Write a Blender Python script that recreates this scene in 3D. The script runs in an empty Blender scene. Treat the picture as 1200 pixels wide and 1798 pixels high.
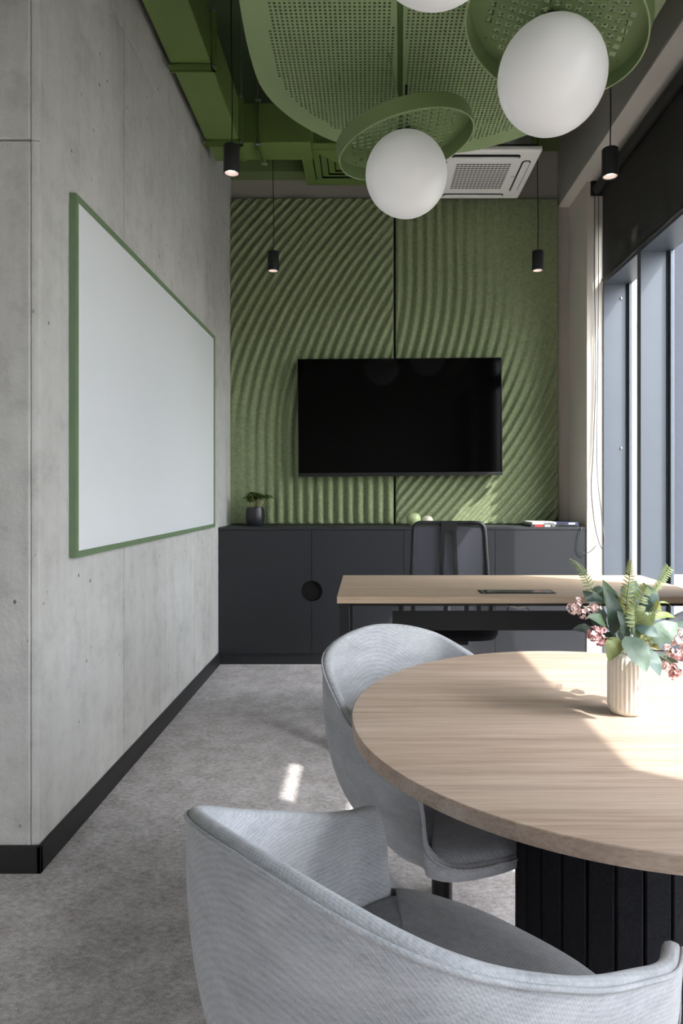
import bpy, bmesh, math, random
from mathutils import Vector, Matrix
from mathutils.geometry import tessellate_polygon
random.seed(7)
PI = math.pi
S = bpy.context.scene
COL = S.collection

# ------------------------------------------------------------------ camera
EYE = 1.22
F = 1160.0
cam_d = bpy.data.cameras.new('camera')
cam = bpy.data.objects.new('camera', cam_d); COL.objects.link(cam)
cam.location = (0, 0, EYE); cam.rotation_euler = (PI/2, 0, 0)
cam_d.sensor_fit = 'AUTO'; cam_d.sensor_width = 36.0
cam_d.lens = F/1798*36.0
cam_d.shift_x = (600-645)/1798
cam_d.shift_y = -(899-866)/1798
cam_d.clip_start = 0.02; cam_d.clip_end = 500
S.camera = cam

# ------------------------------------------------------------------ world, sun, exposure
SUN = Vector((-1.0, 0.65, -1.39)).normalized()
w = bpy.data.worlds.new('sky'); S.world = w; w.use_nodes = True
nt = w.node_tree; nt.nodes.clear()
out = nt.nodes.new('ShaderNodeOutputWorld'); bg = nt.nodes.new('ShaderNodeBackground')
sky = nt.nodes.new('ShaderNodeTexSky'); sky.sky_type = 'NISHITA'; sky.sun_disc = False
sky.sun_elevation = math.asin(-SUN.z); sky.sun_rotation = math.atan2(-SUN.x, -SUN.y)
sky.air_density = 1.0; sky.dust_density = 3.0; sky.ozone_density = 1.0; sky.altitude = 100
hsv = nt.nodes.new('ShaderNodeHueSaturation'); hsv.inputs['Saturation'].default_value = 0.34
nt.links.new(sky.outputs[0], hsv.inputs['Color']); nt.links.new(hsv.outputs[0], bg.inputs[0])
bg.inputs[1].default_value = 0.95
nt.links.new(bg.outputs[0], out.inputs[0])
sd = bpy.data.lights.new('sun', 'SUN'); sd.energy = 7.0; sd.angle = math.radians(0.5); sd.color = (1.0, 0.95, 0.87)
sun = bpy.data.objects.new('sun', sd); COL.objects.link(sun)
sun.rotation_euler = SUN.to_track_quat('-Z', 'Y').to_euler(); sun.location = (8, -5, 10)
vs = S.view_settings
vs.view_transform = 'Standard'; vs.look = 'None'; vs.gamma = 1.0; vs.use_curve_mapping = False
vs.exposure = 0.48

# ------------------------------------------------------------------ helpers
def lin(c):
    c = c/255.0
    return c/12.92 if c <= 0.04045 else ((c+0.055)/1.055)**2.4
def C(r, g, b): return (lin(r), lin(g), lin(b), 1.0)

WM = {}
def wm(o): return WM.get(o.name, Matrix.Identity(4)) if o else Matrix.Identity(4)
def tag(o, label=None, cat=None, group=None, kind=None):
    if label: o['label'] = label
    if cat: o['category'] = cat
    if group: o['group'] = group
    if kind: o['kind'] = kind
    return o
def thing(name, label, cat, loc=(0, 0, 0), rotz=0.0, group=None):
    o = bpy.data.objects.new(name, None); COL.objects.link(o)
    o.empty_display_size = 0.1
    o.location = loc; o.rotation_euler = (0, 0, rotz)
    WM[o.name] = Matrix.Translation(Vector(loc)) @ Matrix.Rotation(rotz, 4, 'Z')
    return tag(o, label, cat, group)
def copy_tree(root, loc, rotz):
    r = root.copy(); COL.objects.link(r); r.location = loc; r.rotation_euler = (0, 0, rotz)
    for ch in list(root.children):
        c = ch.copy(); COL.objects.link(c); c.parent = r
        for g in list(ch.children):
            d = g.copy(); COL.objects.link(d); d.parent = c
    return r

class MB:
    def __init__(s): s.v = []; s.f = []
    def add(s, vs, fs):
        n = len(s.v); s.v += [tuple(p) for p in vs]; s.f += [tuple(i+n for i in f) for f in fs]; return s
    def box(s, x0, x1, y0, y1, z0, z1):
        v = [(x0,y0,z0),(x1,y0,z0),(x1,y1,z0),(x0,y1,z0),(x0,y0,z1),(x1,y0,z1),(x1,y1,z1),(x0,y1,z1)]
        return s.add(v, [(0,3,2,1),(4,5,6,7),(0,1,5,4),(1,2,6,5),(2,3,7,6),(3,0,4,7)])
    def cyl(s, p0, p1, r0, r1=None, n=24, caps=True):
        r1 = r0 if r1 is None else r1
        p0 = Vector(p0); p1 = Vector(p1); d = (p1-p0).normalized()
        a = d.orthogonal().normalized(); b = d.cross(a)
        v = []
        for p, r in ((p0, r0), (p1, r1)):
            for k in range(n):
                t = 2*PI*k/n; v.append(p+(a*math.cos(t)+b*math.sin(t))*r)
        f = [(k, (k+1) % n, n+(k+1) % n, n+k) for k in range(n)]
        if caps: f += [tuple(range(n))[::-1], tuple(range(n, 2*n))]
        return s.add(v, f)
    def lathe(s, prof, n=32, c=(0, 0, 0), close=True, rib=None):
        v = []; m = len(prof)
        for r, z in prof:
            for k in range(n):
                t = 2*PI*k/n; rr = r*(1 if rib is None else rib(t, z))
                v.append((c[0]+rr*math.cos(t), c[1]+rr*math.sin(t), c[2]+z))
        f = [(i*n+k, i*n+(k+1) % n, (i+1)*n+(k+1) % n, (i+1)*n+k) for i in range(m-1) for k in range(n)]
        if close: f += [tuple(range(n))[::-1], tuple(range((m-1)*n, m*n))]
        return s.add(v, f)
    def tube(s, pts, r, n=8, closed=False, caps=True):
        P = [Vector(p) for p in pts]; m = len(P); v = []
        rr = r if isinstance(r, (list, tuple)) else [r]*m
        up = None
        for i in range(m):
            if closed: d = P[(i+1) % m]-P[i-1]
            else: d = P[min(i+1, m-1)]-P[max(i-1, 0)]
            d.normalize()
            if up is None: up = d.orthogonal().normalized()
            a = (up-d*up.dot(d))
            a = a.normalized() if a.length > 1e-5 else d.orthogonal().normalized()
            up = a; b = d.cross(a)
            for k in range(n):
                t = 2*PI*k/n; v.append(P[i]+(a*math.cos(t)+b*math.sin(t))*rr[i])
        M = m if closed else m-1
        f = [(i*n+k, i*n+(k+1) % n, ((i+1) % m)*n+(k+1) % n, ((i+1) % m)*n+k) for i in range(M) for k in range(n)]
        if caps and not closed: f += [tuple(range(n))[::-1], tuple(range((m-1)*n, m*n))]
        return s.add(v, f)
    def prism(s, poly, z0, z1, ax='z'):
        n = len(poly)
        def P(a, b, h): return (a, b, h) if ax == 'z' else ((a, h, b) if ax == 'y' else (h, a, b))
        v = [P(a, b, z0) for a, b in poly]+[P(a, b, z1) for a, b in poly]
        f = [tuple(range(n))[::-1], tuple(range(n, 2*n))]+[(k, (k+1) % n, n+(k+1) % n, n+k) for k in range(n)]
        return s.add(v, f)
    def sphere(s, c, r, nu=24, nv=12, sc=(1, 1, 1)):
        v = []; f = []
        for j in range(1, nv):
            t = PI*j/nv
            for k in range(nu):
                p = 2*PI*k/nu
                v.append((c[0]+r*sc[0]*math.sin(t)*math.cos(p), c[1]+r*sc[1]*math.sin(t)*math.sin(p), c[2]+r*sc[2]*math.cos(t)))
        v.append((c[0], c[1], c[2]+r*sc[2])); v.append((c[0], c[1], c[2]-r*sc[2]))
        T = len(v)-2; B = len(v)-1
        for j in range(nv-2):
            for k in range(nu): f.append((j*nu+k, (j+1)*nu+k, (j+1)*nu+(k+1) % nu, j*nu+(k+1) % nu))
        for k in range(nu):
            f.append((T, k, (k+1) % nu)); f.append((B, (nv-2)*nu+(k+1) % nu, (nv-2)*nu+k))
        return s.add(v, f)
    def rotx(s, x, y, z):
        s.v = [(x+p[0], y+p[2], z+p[1]) for p in s.v]; return s
    def mesh(s, name, M=None):
        me = bpy.data.meshes.new(name)
        vs = [M @ Vector(p) for p in s.v] if M is not None else s.v
        me.from_pydata([tuple(p) for p in vs], [], s.f); me.update()
        return me
    def build(s, name, mat, parent=None, smooth=None, bevel=0.0, seg=2, local=False, fix=True):
        M = None
        if parent is not None and not local: M = wm(parent).inverted()
        me = s.mesh(name, M)
        if fix:
            bm = bmesh.new(); bm.from_mesh(me); bmesh.ops.recalc_face_normals(bm, faces=bm.faces); bm.to_mesh(me); bm.free()
        if smooth is not None:
            me.shade_smooth(); me.set_sharp_from_angle(angle=math.radians(smooth))
        me.materials.append(mat)
        o = bpy.data.objects.new(name, me); COL.objects.link(o)
        if parent is not None:
            o.parent = parent
            WM[o.name] = wm(parent)
        if bevel > 0:
            m = o.modifiers.new('bevel', 'BEVEL'); m.width = bevel; m.segments = seg; m.limit_method = 'ANGLE'; m.angle_limit = math.radians(40)
            if smooth is None:
                me.shade_smooth(); me.set_sharp_from_angle(angle=math.radians(40))
        return o
def B(*a): return MB().box(*a)
def struct(o): o['kind'] = 'structure'; return o

def catmull(P, n=8, closed=False):
    P = [Vector(p) for p in P]; m = len(P); out = []
    R = range(m) if closed else range(m-1)
    for i in R:
        if closed: a, b, c, d = P[i-1], P[i], P[(i+1) % m], P[(i+2) % m]
        else:
            b, c = P[i], P[i+1]; a = P[i-1] if i > 0 else b*2-c; d = P[i+2] if i+2 < m else c*2-b
        for k in range(n):
            t = k/n
            out.append(0.5*((2*b)+(c-a)*t+(2*a-5*b+4*c-d)*t*t+(3*b-a-3*c+d)*t*t*t))
    if not closed: out.append(P[-1])
    return out

# ------------------------------------------------------------------ materials
class NT:
    def __init__(s, name):
        s.m = bpy.data.materials.new(name); s.m.use_nodes = True
        s.t = s.m.node_tree; s.b = s.t.nodes['Principled BSDF']; s.tc = s.t.nodes.new('ShaderNodeTexCoord')
    def n(s, ty, **kw):
        o = s.t.nodes.new(ty)
        for k, v in kw.items(): setattr(o, k, v)
        return o
    def l(s, a, b): s.t.links.new(a, b)
    def vec(s, scale=(1, 1, 1), rot=(0, 0, 0), src='Object'):
        mp = s.n('ShaderNodeMapping'); mp.inputs['Scale'].default_value = scale; mp.inputs['Rotation'].default_value = rot
        s.l(s.tc.outputs[src], mp.inputs['Vector']); return mp.outputs[0]
    def noise(s, v, scale, detail=4, rough=0.55, dist=0.0):
        o = s.n('ShaderNodeTexNoise'); o.inputs['Scale'].default_value = scale; o.inputs['Detail'].default_value = detail
        o.inputs['Roughness'].default_value = rough; o.inputs['Distortion'].default_value = dist
        s.l(v, o.inputs['Vector']); return o.outputs['Fac']
    def ramp(s, fac, stops, interp='LINEAR'):
        o = s.n('ShaderNodeValToRGB'); o.color_ramp.interpolation = interp
        e = o.color_ramp.elements
        while len(e) < len(stops): e.new(0.5)
        for k, (p, c) in enumerate(stops): e[k].position = p; e[k].color = c
        s.l(fac, o.inputs[0]); return o.outputs[0]
    def mix(s, fac, a, b, mode='MIX'):
        o = s.n('ShaderNodeMix'); o.data_type = 'RGBA'; o.blend_type = mode
        for i, x in ((0, fac), (6, a), (7, b)):
            if hasattr(x, 'links'): s.l(x, o.inputs[i])
            else: o.inputs[i].default_value = x
        return o.outputs[2]
    def bump(s, h, strength=0.2, dist=0.01):
        o = s.n('ShaderNodeBump'); o.inputs['Strength'].default_value = strength; o.inputs['Distance'].default_value = dist
        s.l(h, o.inputs['Height']); s.l(o.outputs[0], s.b.inputs['Normal']); return o
    def col(s, c):
        if hasattr(c, 'links'): s.l(c, s.b.inputs['Base Color'])
        else: s.b.inputs['Base Color'].default_value = c
    def set(s, **kw):
        for k, v in kw.items(): s.b.inputs[k.replace('_', ' ')].default_value = v
        return s.m
def plain(name, c, rough=0.5, metal=0.0, spec=0.5, var=0.06, scale=12.0, bump=0.0, bscale=200.0):
    k = NT(name); v = k.vec()
    f = k.noise(v, scale, 3)
    d = tuple(x*(1-var) for x in c[:3])+(1,); u = tuple(min(1, x*(1+var)) for x in c[:3])+(1,)
    k.col(k.ramp(f, [(0.3, d), (0.7, u)]))
    if bump > 0: k.bump(k.noise(v, bscale, 2), bump, 0.002)
    k.set(Roughness=rough, Metallic=metal); k.b.inputs['Specular IOR Level'].default_value = spec
    return k.m
def m_concrete():
    k = NT('concrete'); v = k.vec(); vs_ = k.vec((1, 1, 0.25))
    a = k.noise(vs_, 1.6, 8, 0.62, 0.4); b = k.noise(v, 9, 8, 0.7); c = k.noise(k.vec((6, 6, 0.35)), 3.0, 6, 0.6)
    base = k.ramp(a, [(0.28, C(152, 150, 146)), (0.5, C(188, 187, 184)), (0.72, C(206, 206, 205))])
    base = k.mix(0.35, base, k.ramp(b, [(0.30, C(132, 131, 128)), (0.5, C(192, 191, 188)), (0.75, C(212, 212, 211))]))
    base = k.mix(0.12, base, k.ramp(c, [(0.35, C(150, 148, 145)), (0.6, C(195, 194, 191))]))
    vo = k.n('ShaderNodeTexVoronoi'); vo.inputs['Scale'].default_value = 17; vo.inputs['Randomness'].default_value = 1
    k.l(k.vec((1, 1, 0.8)), vo.inputs['Vector'])
    pit = k.ramp(vo.outputs['Distance'], [(0.06, (1, 1, 1, 1)), (0.12, (0, 0, 0, 1))])
    gate = k.ramp(k.noise(v, 4.1, 2), [(0.50, (0, 0, 0, 1)), (0.58, (1, 1, 1, 1))])
    pg = k.mix(1.0, pit, gate, 'MULTIPLY')
    base = k.mix(pg, base, C(104, 102, 100))
    k.col(base)
    h = k.mix(0.5, k.ramp(b, [(0.2, (0, 0, 0, 1)), (0.8, (1, 1, 1, 1))]), k.ramp(k.noise(v, 60, 6, .7), [(0.2, (0, 0, 0, 1)), (0.8, (1, 1, 1, 1))]))
    k.bump(k.mix(pg, h, (0, 0, 0, 1)), 0.6, 0.007)
    return k.set(Roughness=0.75)
def m_carpet():
    k = NT('carpet'); v = k.vec()
    a = k.noise(v, 230, 3, 0.7); b = k.noise(v, 9, 6, 0.7); c = k.noise(k.vec((1, 1.6, 1), (0, 0, 0.5)), 45, 5, 0.75)
    base = k.ramp(a, [(0.32, C(104, 99, 100)), (0.5, C(196, 190, 191)), (0.68, C(250, 246, 247))])
    base = k.mix(0.55, base, k.ramp(c, [(0.36, C(124, 118, 118)), (0.5, C(196, 190, 191)), (0.64, C(240, 236, 237))]))
    base = k.mix(0.3, base, k.ramp(b, [(0.40, C(146, 139, 136)), (0.6, C(222, 217, 219))]))
    k.col(base); k.bump(k.mix(0.5, a, c), 0.8, 0.005)
    return k.set(Roughness=0.95, Specular_IOR_Level=0.1)
def m_wood(name, rot, cs):
    k = NT(name)
    v = k.vec((0.9, 16, 16), (0, 0, rot)); v2 = k.vec((0.35, 5, 5), (0, 0, rot)); v3 = k.vec((3.5, 150, 150), (0, 0, rot))
    a = k.noise(v, 1.6, 7, 0.66, 0.35); b = k.noise(v2, 2.2, 3, 0.5, 0.5); c = k.noise(v3, 1.5, 3, 0.6)
    base = k.ramp(a, [(0.30, cs[0]), (0.46, cs[1]), (0.56, cs[2]), (0.72, cs[3])])
    base = k.mix(0.35, base, k.ramp(b, [(0.35, cs[1]), (0.65, cs[3])]))
    base = k.mix(0.28, base, k.ramp(c, [(0.3, cs[0]), (0.6, cs[3])]))
    k.col(base); k.bump(c, 0.12, 0.001)
    return k.set(Roughness=0.5, Specular_IOR_Level=0.35)
def m_fabric(name, lo, hi, sc=260, sheen=0.2):
    k = NT(name)
    wv = []
    for ang in (0.75, -0.75):
        o = k.n('ShaderNodeTexWave'); o.wave_type = 'BANDS'; o.bands_direction = 'DIAGONAL'
        o.inputs['Scale'].default_value = sc*0.38; o.inputs['Distortion'].default_value = 0.4; o.inputs['Detail'].default_value = 1; o.inputs['Detail Scale'].default_value = 2
        k.l(k.vec((1, 1, 1), (0.2, 0.15, ang)), o.inputs['Vector']); wv.append(o.outputs['Fac'])
    m = k.mix(0.5, wv[0], wv[1], 'MIX')
    n1 = k.noise(k.vec((1, 1, 5)), 60, 4, 0.7); n2 = k.noise(k.vec((1, 1, 3)), 9, 4, .6)
    base = k.ramp(m, [(0.0, tuple(a*.8+b*.2 for a, b in zip(lo, hi))), (1.0, tuple(a*.1+b*.9 for a, b in zip(lo, hi)))])
    base = k.mix(0.3, base, k.ramp(k.noise(k.vec(), 420, 2, .6), [(0.3, lo), (0.7, hi)]))
    base = k.mix(0.35, base, k.ramp(n1, [(0.3, lo), (0.7, hi)]))
    base = k.mix(0.2, base, k.ramp(n2, [(0.35, lo), (0.65, hi)]))
    k.col(base); k.bump(m, 0.15, 0.001)
    k.b.inputs['Sheen Weight'].default_value = sheen
    return k.set(Roughness=0.9, Specular_IOR_Level=0.15)
def m_felt():
    k = NT('green_felt'); v = k.vec()
    a = k.noise(v, 160, 4, 0.75); b = k.noise(v, 40, 4, 0.7)
    base = k.ramp(a, [(0.3, C(102, 113, 82)), (0.5, C(137, 149, 112)), (0.7, C(170, 181, 146))])
    base = k.mix(0.35, base, k.ramp(b, [(0.35, C(110, 121, 88)), (0.65, C(158, 168, 132))]))
    k.col(base); k.bump(a, 0.25, 0.002)
    k.b.inputs['Sheen Weight'].default_value = 0.15
    return k.set(Roughness=0.95, Specular_IOR_Level=0.1)
def m_glass():
    k = NT('window_glass'); k.t.nodes.remove(k.b)
    g = k.n('ShaderNodeBsdfGlossy'); g.inputs['Roughness'].default_value = 0.0; g.inputs['Color'].default_value = (0.9, 0.92, 1, 1)
    tr = k.n('ShaderNodeBsdfTransparent'); tr.inputs['Color'].default_value = (0.93, 0.95, 0.96, 1)
    fr = k.n('ShaderNodeFresnel'); fr.inputs['IOR'].default_value = 1.45
    ge = k.n('ShaderNodeNewGeometry'); sb = k.n('ShaderNodeMath'); sb.operation = 'SUBTRACT'; sb.inputs[0].default_value = 1.0
    ml = k.n('ShaderNodeMath'); ml.operation = 'MULTIPLY'; k.l(ge.outputs['Backfacing'], sb.inputs[1]); k.l(fr.outputs[0], ml.inputs[0]); k.l(sb.outputs[0], ml.inputs[1])
    mx = k.n('ShaderNodeMixShader'); k.l(ml.outputs[0], mx.inputs[0]); k.l(tr.outputs[0], mx.inputs[1]); k.l(g.outputs[0], mx.inputs[2])
    k.l(mx.outputs[0], k.t.nodes['Material Output'].inputs[0]); return k.m
def m_mesh(name, c, opacity, sc=900):
    k = NT(name)
    tr = k.n('ShaderNodeBsdfTransparent'); mx = k.n('ShaderNodeMixShader')
    f = k.noise(k.vec(), sc, 2)
    k.l(k.ramp(f, [(0.3, (opacity-.08,)*3+(1,)), (0.7, (min(1, opacity+.08),)*3+(1,))]), mx.inputs[0])
    k.l(tr.outputs[0], mx.inputs[1]); k.l(k.b.outputs[0], mx.inputs[2]); k.l(mx.outputs[0], k.t.nodes['Material Output'].inputs[0])
    k.col(c); k.set(Roughness=0.8); return k.m
def m_emit(name, c, strength, base=(0.8, 0.8, 0.8, 1)):
    k = NT(name); k.col(base)
    k.b.inputs['Emission Color'].default_value = c; k.b.inputs['Emission Strength'].default_value = strength
    return k.set(Roughness=0.35)

M_CON = m_concrete(); M_CARP = m_carpet(); M_FELT = m_felt(); M_GLASS = m_glass()
oak = [C(130, 107, 92), C(170, 147, 129), C(188, 166, 148), C(206, 190, 178)]
M_OAK = m_wood('oak_laminate', -0.2, oak)
M_OAKD = m_wood('oak_desk_laminate', 0.0, [C(148, 124, 102), C(176, 151, 127), C(188, 164, 140), C(202, 181, 160)])
M_FAB = m_fabric('grey_woven_fabric', C(118, 121, 127), C(196, 199, 205))
M_FABIN = m_fabric('seat_woven_fabric', C(98, 101, 107), C(166, 169, 176), 240)
M_PIPE = plain('piping_fabric', C(186, 190, 194), 0.9)
M_GRN = plain('green_paint', C(112, 130, 84), 0.45, var=0.03, scale=3)
M_GRND = plain('duct_green_paint', C(108, 130, 70), 0.4, var=0.05, scale=5)
M_GRNP = plain('panel_green_powder_coat', C(142, 160, 116), 0.5, var=0.03, scale=3)
M_CEIL = plain('ceiling_green_paint', C(82, 98, 66), 0.7, var=0.12, scale=2)
M_SEAM = plain('dark_green_strip', C(84, 104, 56), 0.5)
M_WHITE = plain('white_plaster', C(218, 212, 204), 0.8, var=0.02, scale=3)
M_WHITE2 = plain('off_white_paint', C(206, 198, 188), 0.75, var=0.02, scale=3)
M_GREYW = plain('grey_painted_wall', C(172, 166, 158), 0.8, var=0.05, scale=2)
M_BLK = plain('black_steel', C(24, 25, 27), 0.4, spec=0.4)
M_BLKP = plain('black_plastic', C(20, 21, 23), 0.5, spec=0.4)
M_CAB = plain('anthracite_laminate', C(34, 36, 41), 0.55, spec=0.5, var=0.08, scale=40, bump=0.05)
M_CABD = plain('dark_recess', C(22, 22, 23), 0.6, spec=0.2)
M_BASE = plain('black_skirting', C(30, 30, 32), 0.45, spec=0.4)
M_WB = plain('whiteboard_surface', C(230, 233, 236), 0.22, var=0.01, scale=2)
M_WBF = plain('green_frame_paint', C(108, 130, 98), 0.5, var=0.03)
M_SCREEN = plain('screen_glass', C(3, 3, 3), 0.06, spec=0.12, var=0.02)
M_FRAME = plain('blue_grey_aluminium', C(82, 88, 97), 0.4, metal=0.1, var=0.03, scale=4)
M_GASK = plain('black_gasket', C(22, 23, 26), 0.6)
M_BLIND = m_mesh('screen_blind_fabric', C(52, 50, 48), 0.93)
M_BLINDB = plain('blind_bar', C(40, 39, 38), 0.5)
M_CHAIRMESH = m_mesh('black_chair_mesh', C(62, 64, 74), 0.72)
M_CHR = plain('zinc_steel', C(168, 170, 172), 0.3, metal=0.9)
M_ACW = plain('white_abs_plastic', C(242, 240, 236), 0.5, var=0.01)
M_ACD = plain('grille_shadow_plastic', C(92, 86, 80), 0.7)
M_BALL = m_emit('opal_glass', (1, 0.98, 0.96, 1), 0.11, (0.74, 0.74, 0.735, 1))
M_LED = m_emit('led_disc', (1, 0.93, 0.89, 1), 3.0)
M_LEDR = plain('lamp_reflector', C(224, 206, 198), 0.35)
M_VASE = plain('matte_white_ceramic', C(226, 219, 208), 0.55, var=0.02)
M_POT = plain('dark_ceramic', C(38, 38, 44), 0.35)
M_DRUM = plain('black_felt', C(34, 35, 39), 0.95, spec=0.1, var=0.25, scale=180, bump=0.3)
M_CABLEW = plain('white_cable', C(205, 205, 203), 0.5)
M_CABLEB = plain('dark_cable', C(52, 52, 54), 0.5)
M_CABLEG = plain('grey_cord', C(92, 92, 92), 0.6)

# ------------------------------------------------------------------ room shell
WX = -1.06          # face of the concrete wall
struct(B(-3.6, 2.0, -2.7, 5.3, -0.12, 0.0).build('floor', M_CARP))
struct(B(-3.7, 2.1, -2.8, 5.4, 4.2, 4.35).build('ceiling', M_CEIL))
# concrete wall block: a dark core and shutter-cast panels standing proud of the joints
wl = struct(B(-1.6, WX-0.014, 2.146, 5.3, 0, 4.2).build('wall_left', M_CON))
js = [2.14, 2.88, 4.07, 5.16]; zs = [0.0, 3.24, 4.2]
for j in range(3):
    for i in range(2):
        B(WX-0.03, WX, js[j]+0.004, js[j+1]-0.004, zs[i]+0.003, zs[i+1]-0.003).build('panel', M_CON, wl, bevel=0.003)
wl2 = struct(B(-3.6, -1.6, 2.15, 2.4, 0, 4.2).build('wall_left_return', M_CON))
fz = [0.0, 2.36, 4.2]
for i in range(2):
    B(-1.9, WX-0.028, 2.13, 2.16, fz[i]+0.002, fz[i+1]-0.002).build('panel', M_CON, wl2, bevel=0.006)
    MB().prism([(-1.086, 2.134), (-1.064, 2.1385), (-1.0605, 2.1425), (-1.064, 2.15), (-1.086, 2.15)], fz[i]+0.001, fz[i+1]-0.001).build('edge_strip', M_CON, wl2, bevel=0.002)
struct(B(WX, WX+0.014, 2.116, 4.70, 0, 0.087).build('baseboard_left', M_BASE, bevel=0.002))
struct(B(-3.5, WX+0.014, 2.116, 2.13, 0, 0.087).build('baseboard_left_return', M_BASE, bevel=0.002))
struct(B(-3.7, -3.55, -2.7, 2.15, 0, 4.2).build('wall_left_outer', M_WHITE))
# back wall: plaster, green above
wb = struct(B(-1.6, 2.0, 5.16, 5.3, 0, 3.89).build('wall_back', M_GREYW))
B(-1.06, 1.49, 5.15, 5.29, 3.89, 4.2).build('upper_band', M_GRN, wb)
B(-1.06, -0.30, 5.02, 5.16, 3.665, 4.0).build('soffit', M_GRN, wb)
# right side: bulkhead with soffit, corner pier, window piers
wr = struct(B(1.69, 1.95, 1.72, 3.15, 0, 3.451).build('wall_right', M_WHITE2))
B(1.49, 2.0, -2.7, 5.16, 3.46, 4.2).build('bulkhead', M_GREYW, wr)
B(1.492, 1.998, -2.7, 5.16, 3.452, 3.4595).build('bounce_lit_soffit', M_WHITE, wr)  # added sheet, whiter than the bulkhead to stand in for bounced light
B(1.575, 1.69, 4.73, 5.16, 0, 3.451).build('corner_pier', M_WHITE2, wr)
B(1.69, 1.95, 4.775, 5.16, 0, 3.451).build('pier', M_WHITE2, wr)
B(1.69, 1.95, -0.75, 0.15, 0, 3.451).build('pier', M_WHITE2, wr)
B(1.69, 1.95, -2.7, -2.3, 0, 3.451).build('pier', M_WHITE2, wr)
for y0, y1 in ((3.15, 4.775), (0.15, 1.72), (-2.3, -0.75)):
    B(1.70, 1.886, y0, y1, 3.10, 3.451).build('lintel', M_WHITE2, wr)
wf = struct(B(-1.2, 2.0, -2.8, -2.7, 0, 4.2).build('wall_front', M_WHITE))
B(-3.6, -3.3, -2.8, -2.7, 0, 4.2).build('pier', M_WHITE, wf)
B(-2.28, -1.2, -2.8, -2.7, 0, 3.2).build('pier', M_WHITE, wf)
B(-3.3, -1.2, -2.8, -2.7, 3.2, 4.2).build('lintel', M_WHITE, wf)
B(-3.3, -1.2, -2.8, -2.7, 0.0, 0.2).build('sill_wall', M_WHITE, wf)
struct(B(-60, 60, -60, 60, -0.6, -0.5).build('ground', plain('pale_paving', C(140, 138, 134), 0.9)))

ob = thing('added_building', 'added lavender-grey facade outside the window, dulling the bright glass', 'building', (12, 14, -0.5))  # building added outside to dull the glare through the panes
B(3, 26, 14, 20, -0.5, 16).build('facade', plain('facade_render', C(60, 63, 72), 0.9), ob)
M_FWIN = plain('far_window', C(52, 58, 70), 0.3)
for i in range(7):
    for j in range(4): B(4.2+i*3.1, 6.0+i*3.1, 13.96, 14.02, 1.2+j*3.6, 3.2+j*3.6).build('far_window', M_FWIN, ob)
# windows in the right wall: deep blue-grey fins, sashes, transom, two panes per light
def window(name, y0, y1, mulls):
    root = struct(B(1.69, 1.90, y0, y1, 0.0, 0.06).build(name, M_FRAME, bevel=0.002))
    edges = [y0]+[v for m in mulls for v in (m, m+0.05)]+[y1]
    B(1.69, 1.85, y1-0.055, y1, 0.06, 3.10).build('jamb', M_FRAME, root, bevel=0.0015)
    B(1.69, 1.85, y0, y0+0.05, 0.06, 3.10).build('jamb', M_FRAME, root, bevel=0.0015)
    for m in mulls: B(1.69, 1.85, m, m+0.05, 0.06, 3.10).build('mullion', M_FRAME, root, bevel=0.0015)
    lights = []
    e = [y0+0.05]+[v for m in mulls for v in (m, m+0.05)]+[y1-0.055]
    for k in range(0, len(e), 2): lights.append((e[k], e[k+1]))
    for a, b in lights:
        B(1.692, 1.885, a, b, 2.715, 2.76).build('transom', M_FRAME, root, bevel=0.0015)
        for z0, z1 in ((0.06, 2.715), (2.76, 3.10)):
            s = 0.028
            for q0, q1 in ((a-0.03, a+0.008), (b-0.008, b+0.03)): B(1.851, 1.862, q0, q1, z0, z1).build('gasket', M_GASK, root)
            for q0, q1 in ((a-0.03, a+s), (b-s, b+0.03)): B(1.862, 1.886, q0, q1, z0, z1).build('sash_stile', M_FRAME, root, bevel=0.003)
            B(1.872, 1.877, a+s, b-s, z0, z1).build('pane', M_GLASS, root)
    return root
w1 = window('window_1', 3.15, 4.775, [4.08])
window('window_2', 0.15, 1.72, [])
window('fill_window_3', -2.3, -0.75, [-1.5])  # unseen window behind the camera, added for fill light
for z in (2.66, 1.54):
    MB().sphere((1.815, 4.719, z-0.05 if z > 2 else z), 0.011, 12, 8, (1, 0.6, 1)).build('bolt', M_CHR, w1, smooth=50)
w4 = struct(B(-3.3, -2.28, -2.79, -2.72, 0.2, 0.26).build('window_4', M_FRAME))
for x in (-3.3, -2.34): B(x, x+0.06, -2.79, -2.72, 0.26, 3.2).build('mullion', M_FRAME, w4)
for x in (-3.24,): B(x, x+0.90, -2.757, -2.751, 0.26, 3.2).build('pane', M_GLASS, w4)

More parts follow.
